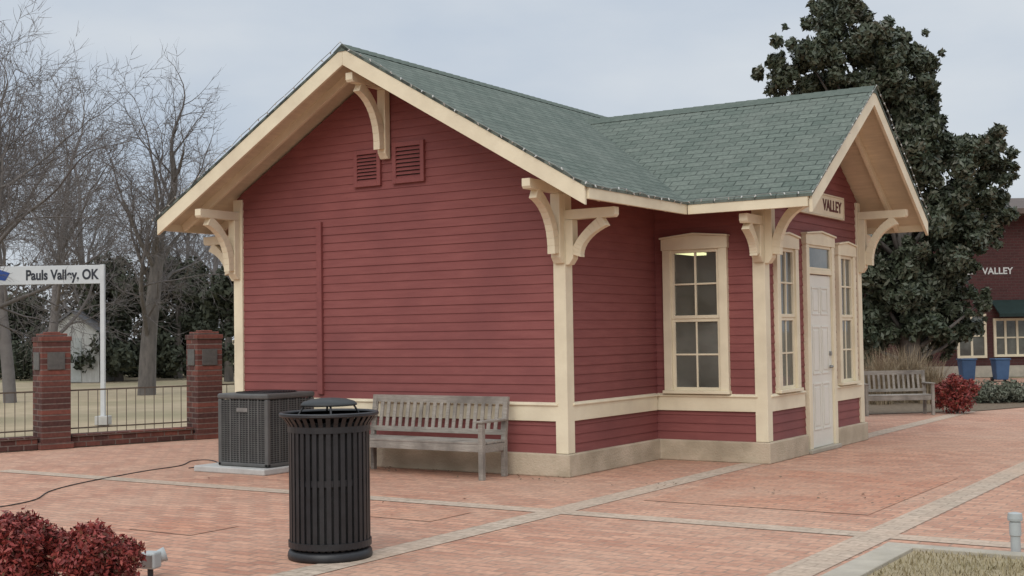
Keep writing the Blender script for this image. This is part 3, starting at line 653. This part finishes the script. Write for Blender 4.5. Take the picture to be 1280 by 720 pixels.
# ------------------------------------------------------------------ shrubs
def shrub(name,p,r,h,n,size,mat,label,cat='shrub',group=None,nl=70,rag=1.):
    t=thing(name,p,label,cat,0,group); lb=[(0,0,h*.5,min(r,h*.5)*.78),(0,0,h*.35,r*.75)]
    for i in range(nl):
        d=V((random.gauss(0,1),random.gauss(0,1),random.gauss(0,1))).normalized(); k=random.uniform(.72,1.0+.14*rag)
        lb.append((d.x*r*.78*k,d.y*r*.78*k,h*.5+d.z*h*.38*k,r*random.uniform(.12,.32)))
    leaves('foliage',lb,n,size,mat,t,zmin=.0,inner=.35)
    mb=MB()
    for i in range(7):
        a=i*.9; mb.tube([(0,0,0),(r*.25*math.cos(a),r*.25*math.sin(a),h*.4),(r*.55*math.cos(a),r*.55*math.sin(a),h*.75)],[.012,.008,.004],5)
    mb.build('stems',m_bark,t)
RG='red-leaved shrubs at the near left'
shrub('red_shrub',G(22,752),.27,.50,12000,.036,m_redl,'red-leaved shrub cut by the left edge of the photo','shrub',RG)
shrub('red_shrub',G(124,756),.235,.45,11000,.034,m_redl,'red-leaved shrub right next to the small pale floodlight','shrub',RG)
shrub('red_shrub',G(1197,517),.39,.66,6500,.06,m_redl,'round red shrub at the right end of the far bench','shrub',nl=40,rag=2.)
for i,(u,v,r,h) in enumerate(((1236,504,.42,.38),(1268,503,.45,.36),(1300,503,.5,.4))):
    shrub('grey_shrub',G(u,v),r,h,2600,.07,m_greyl,['low grey green shrub just right of red shrub','low grey green shrub near the right edge','low grey green shrub cut by the right edge'][i],'shrub','low grey green shrubs in the bed')
def tuft(u,d,r,h,n,label):
    p=GD(u,d); t=thing('ornamental_grass',p,label,'ornamental grass',0,'dry ornamental grasses behind the bench')
    a=rng.random(n)*6.28; rr=r*rng.random(n)**.7; blades('blades',np.stack([rr*np.cos(a),rr*np.sin(a),np.zeros(n)],1),h,.012,.75,m_tan,t)
tuft(1095,24,.28,.95,700,'dry tan grass clump behind the far bench, left'); tuft(1130,24.5,.32,1.0,800,'dry tan grass clump behind the far bench, middle'); tuft(1160,24,.24,.75,500,'dry tan grass clump behind the far bench, right')
# ------------------------------------------------------------------ magnolia
D=30.; mp_=GD(1135,D); t=thing('magnolia_tree',mp_,'tall dark evergreen tree rising behind the depot entrance','tree',YAW)
sc=D/F; hz=lambda u:416.6-.0152*(u-640)
raw=[(1052,-6,26),(1046,28,34),(1062,20,30),(1008,70,36),(980,98,28),(1030,75,40),(1075,60,46),(1115,52,34),(1150,80,34),(1112,105,52),(1165,116,26),(1174,182,40),(1140,160,50),(1150,215,56),(1220,190,36),(1247,212,24),(1212,245,44),(1252,266,24),(1180,280,56),(1230,296,26),(1120,290,60),(1182,335,42),(1200,320,26),(1150,365,58),(1194,385,36),(1218,378,18),(1110,395,52),(1150,415,45),(1090,350,52),(1185,420,30),(1215,408,16),(1060,150,52),(1040,100,40),(1050,250,60),(1040,340,58),(1005,200,45),(1020,300,45),(1065,415,48),(1090,200,55),(1085,110,45)]
lob=[];limb=[]
for u,v,r in raw:
    c=V(((u-1135)*sc, random.uniform(-.6,.6), CZ+(hz(u)-v)*sc)); R=r*sc; limb.append(c)
    lob.append((c.x,c.y,c.z,R*.56))
    for j in range(20):
        d=V((random.gauss(0,1),random.gauss(0,1)*1.3,random.gauss(0,1))).normalized()*R*random.uniform(.45,1.16); q_=c+d; lob.append((q_.x,q_.y,max(q_.z,.5),R*random.uniform(.10,.32)))
leaves('crown',lob,150000,.155,m_mag,t,asp=.45,inner=.25,droop=.15)
mb=MB(); mb.tube([(0,0,0),(.05,0,2.5),(-.3,.1,5),(-.9,0,8.6)],[.26,.2,.13,.04],10)
for c in limb:
    z0=max(.6,c.z*.62-.4); b0=V((-.25*z0/5,0,z0)); mb.tube([b0,b0.lerp(c,.5)+V((0,0,-.1)),c],[.07,.045,.015],6)
mb.build('trunk',m_bark,t,smooth=True)
# ------------------------------------------------------------------ bare trees
def bare(name,seed,H,r0,spread,lv,mtr,mtw,label,loc,lean=(0,0,1),group='leafless trees beyond the fence',tmin=.006,fork=.3,trop=.07,side=None,tl=.45):
    R=random.Random(seed); tk=MB(); tw=MB()
    def rv(s): return V((R.gauss(0,s),R.gauss(0,s),R.gauss(0,s)))
    def grow(p,d,ln,r,k):
        n=6 if k==0 else (5 if k<3 else 3); pts=[p]; rad=[r]; q=p; dd=d
        endr=r*(.62 if k==0 else .4)
        for i in range(n):
            dd=(dd+rv(.035 if k==0 else .15)+V((0,0,trop if k<3 else trop*.4))).normalized(); q=q+dd*ln/n; pts.append(q); rad.append(r+(endr-r)*(i+1)/n)
        (tk if k<2 else tw).tube(pts,rad,9 if k==0 else (6 if k==1 else 3),cap=False)
        if k>=lv: return
        nc=R.randint(6,7) if k==0 else (R.randint(4,6) if k==1 else (4 if k<4 else 3))
        for c in range(nc):
            f=fork+(1-fork)*(c+.6*R.random())/nc if k==0 else .15+.85*(c+.7*R.random())/nc; f=min(f,.999)
            i=min(int(f*n),n-1); fr=f*n-i; b=pts[i].lerp(pts[i+1],fr); dr=(pts[i+1]-pts[i]).normalized()
            sd=dr.cross(rv(1)).normalized(); an=R.uniform(.5,.95)*spread
            if side is not None and k==0: sd=(sd*.55+side).normalized()
            nd=(dr*math.cos(an)+sd*math.sin(an)).normalized()
            rr=max(tmin,(rad[i]+(rad[i+1]-rad[i])*fr)*R.uniform(.38,.56)); grow(b,nd,ln*R.uniform(.46,.64),rr,k+1)
        dr=(pts[-1]-pts[-2]).normalized(); grow(pts[-1],(dr+rv(.12)).normalized(),ln*.6,endr*.95,k+1)
    grow(V((0,0,-.05)),V(lean).normalized(),H*tl,r0,0)
    t=thing(name,loc,label,'tree',0,group); tk.build('trunk',mtr,t,smooth=True,fix=False); tw.build('crown',mtw,t,fix=False)
    return t
tA=bare('bare_tree',3,9.0,.24,1.0,5,m_bark,m_twig,'stout leafless tree with thick grey trunk standing mid lawn',GD(182,33))
tB=bare('bare_tree',8,10.,.155,.9,5,m_barkf,m_barkf,'slim leafless tree directly above the nearer brick pillar',GD(58,36))
tC=bare('bare_tree',21,8.4,.15,1.15,5,m_bark,m_twig,'nearest leafless tree spreading in from the left edge',GD(-70,22.5),lean=(.06,.02,1),tmin=.005,fork=.4,trop=.03,side=RT*.7,tl=.5)
def cp_t(src,u,d,s,rz,label):
    c=copy_tree(src); c.location=GD(u,d); c.scale=(s,s,s); c.rotation_euler=(0,0,rz); c['label']=label
cp_t(tB,112,46,1.08,2.1,'leafless tree far behind, between the pillar and thick trunk')
cp_t(tB,268,48,.95,1.2,'leafless tree just left of the red depot wall')
cp_t(tB,345,54,1.10,4.,'distant leafless tree showing above left roof slope')
cp_t(tB,12,30,1.0,3.5,'tall leafless tree rising at the left edge')
cp_t(tB,225,60,1.15,5.2,'distant leafless tree right of the thick grey trunk')
cp_t(tA,-60,38,1.2,.4,'leafless tree outside the left edge with crown reaching in')
def ever(u,d,w,h,n,label):
    t=thing('evergreen_tree',GD(u,d),label,'tree',0,'dark evergreens behind the lawn'); lb=[]
    for i in range(40):
        z=random.random(); rr=w*.5*(1-z*.55)*math.sqrt(random.random()); a=random.random()*6.28; lb.append((rr*math.cos(a),rr*math.sin(a),h*(.15+.8*z),w*random.uniform(.09,.18)))
    leaves('crown',lb,n,.22,m_ever,t,asp=.5,inner=.2); mb=MB(); mb.tube([(0,0,0),(0,0,h*.8)],[.16,.05],8); mb.build('trunk',m_bark,t)
ever(148,44,3.2,4.2,7000,'dark evergreen left of the thick grey trunk'); ever(222,46,3.6,4.4,8000,'dark evergreen right of the thick grey trunk'); ever(285,42,2.6,3.8,5000,'dark evergreen touching the depot left corner'); ever(20,54,4.,3.4,6000,'dark evergreen under the station sign at left')
lb=[]
for i in range(620):
    u=random.uniform(-420,420) if i<420 else random.uniform(980,1900); d=random.uniform(54,66); p=GD(u,d); z=random.random()**1.4*(4.6 if i<420 else 4.5); lb.append((p.x,p.y,z,random.uniform(.5,1.1)))
tag(leaves('far_thicket',lb,70000,.32,m_wild,asp=.3,inner=.1,zmin=-.05),'brownish thicket along the back of the lawn','thicket',kind='stuff')
lb=[]
for i in range(150):
    p=GD(random.uniform(-60,330),random.uniform(46,50)); lb.append((p.x,p.y,random.random()*1.0,random.uniform(.35,.6)))
tag(leaves('hedge',lb,20000,.2,m_ever,asp=.4,inner=.2,zmin=-.05),'low dark hedge across the back of the lawn','hedge',kind='stuff')
t=thing('white_shed',GD(90,43),'small pale gabled shed seen between pillar and trees','shed',YAW)
mb=MB(); mb.prism([(-.9,0,0),(.9,0,0),(.9,0,1.7),(0,0,2.35),(-.9,0,1.7)],(0,2.4,0)); mb.build('wall',m_shed,t)
mb=MB()
for s in(-1,1): mb.prism([(0,-.12,2.37),(s*1.05,-.12,1.6),(s*1.05,-.12,1.68),(0,-.12,2.45)],(0,2.6,0))
mb.build('roof',m_shroof,t); mb=MB(); mb.box(-.35,-.03,0.02,.3,-.004,1.5); mb.build('door',m_ltgrey,t)
# ------------------------------------------------------------------ far brick station
D=36.; s=D/F; q=GD(1250,D); t=thing('brick_station',q,'dark red brick station building behind the evergreen tree','building',YAW)
mb=MB(); mb.box(-5.2,0,0,6,7,4.55); mb.build('wall',m_pbrick2,t)
mb=MB(); mb.add([(-5.8,-.7,4.552),(6.6,-.7,4.552),(6.6,7.7,4.552),(-5.8,7.7,4.552),(-5.8,-.7,4.7),(6.6,-.7,4.7),(6.6,7.7,4.7),(-5.8,7.7,4.7),(-2,3.5,5.4),(3,3.5,5.4)],[(0,3,2,1),(0,1,5,4),(1,2,6,5),(2,3,7,6),(3,0,4,7),(4,5,9,8),(5,6,9),(6,7,8,9),(7,4,8)]); mb.build('roof',m_sroof,t)
zf=lambda v:(hz(1250)+CZ/s-v)*s
mb=MB(); mb.box(-5.2,-.03,0,6,-.001,.32); mb.build('plinth',m_conc,t)
def fw(u0,u1,v0,v1,nx,ny):
    x0,x1=(u0-1250)*s,(u1-1250)*s; z1,z0=zf(v0),zf(v1)
    mb=MB(); f=.07; mb.box(x0,-.06,z0,x0+f,-.001,z1);mb.box(x1-f,-.06,z0,x1,-.001,z1);mb.box(x0+f,-.06,z0,x1-f,-.001,z0+f);mb.box(x0+f,-.06,z1-f,x1-f,-.001,z1)
    for i in range(1,nx): x=x0+(x1-x0)*i/nx; mb.box(x-.03,-.05,z0+f,x+.03,-.02,z1-f)
    for i in range(1,ny): z=z0+(z1-z0)*i/ny; mb.box(x0+f,-.049,z-.02,x1-f,-.021,z+.02)
    w=mb.build('window',m_cream,t); mb=MB(); mb.box(x0+f,-.019,z0+f,x1-f,-.001,z1-f); mb.build('glass',m_glass,w)
fw(1130,1162,392,448,2,2); fw(1194,1231,392,447,2,2); fw(1240,1284,398,446,3,2); fw(1296,1330,398,446,2,2)
mb=MB(); x0,x1=(1238-1250)*s,(1340-1250)*s; za,zb3=zf(375),zf(395)
mb.prism([(x0,-.002,za),(x0,-.65,zb3+.06),(x0,-.65,zb3-.03),(x0,-.61,zb3-.03),(x0,-.61,zb3+.03),(x0,-.002,za-.05)],(x1-x0,0,0)); mb.build('awning',m_green,t)
def st(xc): return Matrix(((1,0,0,xc),(0,0,-1,-.012),(0,1,0,zf(339)),(0,0,0,1)))
xe=(1267-1250)*s
text('VALLEY',.26,m_white,st(xe-.44),t,wid=.88,off=.006); text('PAULS',.26,m_white,st(xe-1.45),t,wid=.75,off=.006)
for i,u in enumerate((1209,1251)):
    q=G(u,477); t=thing('recycling_bin',q,['blue wheeled bin beneath the left station window','blue wheeled bin nearest the right edge'][i],'bin',YAW,'blue bins by the station')
    mb=MB(); mb.add([(-.15,-.15,.05),(.15,-.15,.05),(.15,.15,.05),(-.15,.15,.05),(-.19,-.19,.56),(.19,-.19,.56),(.19,.19,.56),(-.19,.19,.56)],[(0,3,2,1),(4,5,6,7),(0,1,5,4),(1,2,6,5),(2,3,7,6),(3,0,4,7)]); mb.build('body',m_bin,t,.02)
    mb=MB(); mb.box(-.21,-.21,.562,.21,.21,.60); mb.build('lid',m_bin,t,.015)
    for sx in(-1,1): mb=MB(); mb.tube([(sx*.14,.15,.06),(sx*.19,.15,.06)],.06,14); mb.build('wheel',m_black,t)
# ------------------------------------------------------------------ world and sun
w=bpy.data.worlds.new('World'); scn.world=w; w.use_nodes=True; nt=w.node_tree; Lk=nt.links.new; bg=nt.nodes['Background']
sky=N(nt,'ShaderNodeTexSky'); sky.sky_type='NISHITA'; sky.sun_disc=False; sky.sun_elevation=math.radians(48); sky.sun_rotation=math.radians(170); sky.dust_density=4
tc=N(nt,'ShaderNodeTexCoord'); mp=N(nt,'ShaderNodeMapping'); mp.inputs['Scale'].default_value=(1,1,2.6); Lk(tc.outputs['Generated'],mp.inputs['Vector'])
nz=N(nt,'ShaderNodeTexNoise',Scale=2.3,Detail=7.,Roughness=.5); Lk(mp.outputs[0],nz.inputs['Vector'])
cr=N(nt,'ShaderNodeValToRGB'); cr.color_ramp.elements[0].position=.34; cr.color_ramp.elements[1].position=.62
cr.color_ramp.elements[0].color=(.52,.60,.71,1); cr.color_ramp.elements[1].color=(.73,.77,.81,1); Lk(nz.outputs['Fac'],cr.inputs[0])
sx=N(nt,'ShaderNodeSeparateXYZ'); Lk(tc.outputs['Generated'],sx.inputs[0])
mr=N(nt,'ShaderNodeMapRange'); mr.inputs['From Min'].default_value=.27; mr.inputs['From Max'].default_value=.9; mr.inputs['To Min'].default_value=1.; mr.inputs['To Max'].default_value=1.9; Lk(sx.outputs['Z'],mr.inputs[0])
vm=N(nt,'ShaderNodeVectorMath',operation='SCALE'); Lk(cr.outputs[0],vm.inputs[0]); Lk(mr.outputs[0],vm.inputs['Scale'])
v2=N(nt,'ShaderNodeVectorMath',operation='SCALE'); Lk(sky.outputs[0],v2.inputs[0]); v2.inputs['Scale'].default_value=.10
mx=N(nt,'ShaderNodeMix',data_type='RGBA'); mx.inputs[0].default_value=.12; Lk(vm.outputs[0],mx.inputs[6]); Lk(v2.outputs[0],mx.inputs[7])
Lk(mx.outputs[2],bg.inputs['Color']); bg.inputs['Strength'].default_value=1.
sl=bpy.data.lights.new('sun','SUN'); sl.energy=1.35; sl.angle=math.radians(45); sl.color=(1,.97,.91); so_=bpy.data.objects.new('sun',sl); col.objects.link(so_)
d=V((.30,-1,.85)).normalized(); so_.rotation_euler=d.to_track_quat('Z','Y').to_euler()
scn.view_settings.view_transform='Standard'; scn.view_settings.look='None'; scn.view_settings.exposure=0
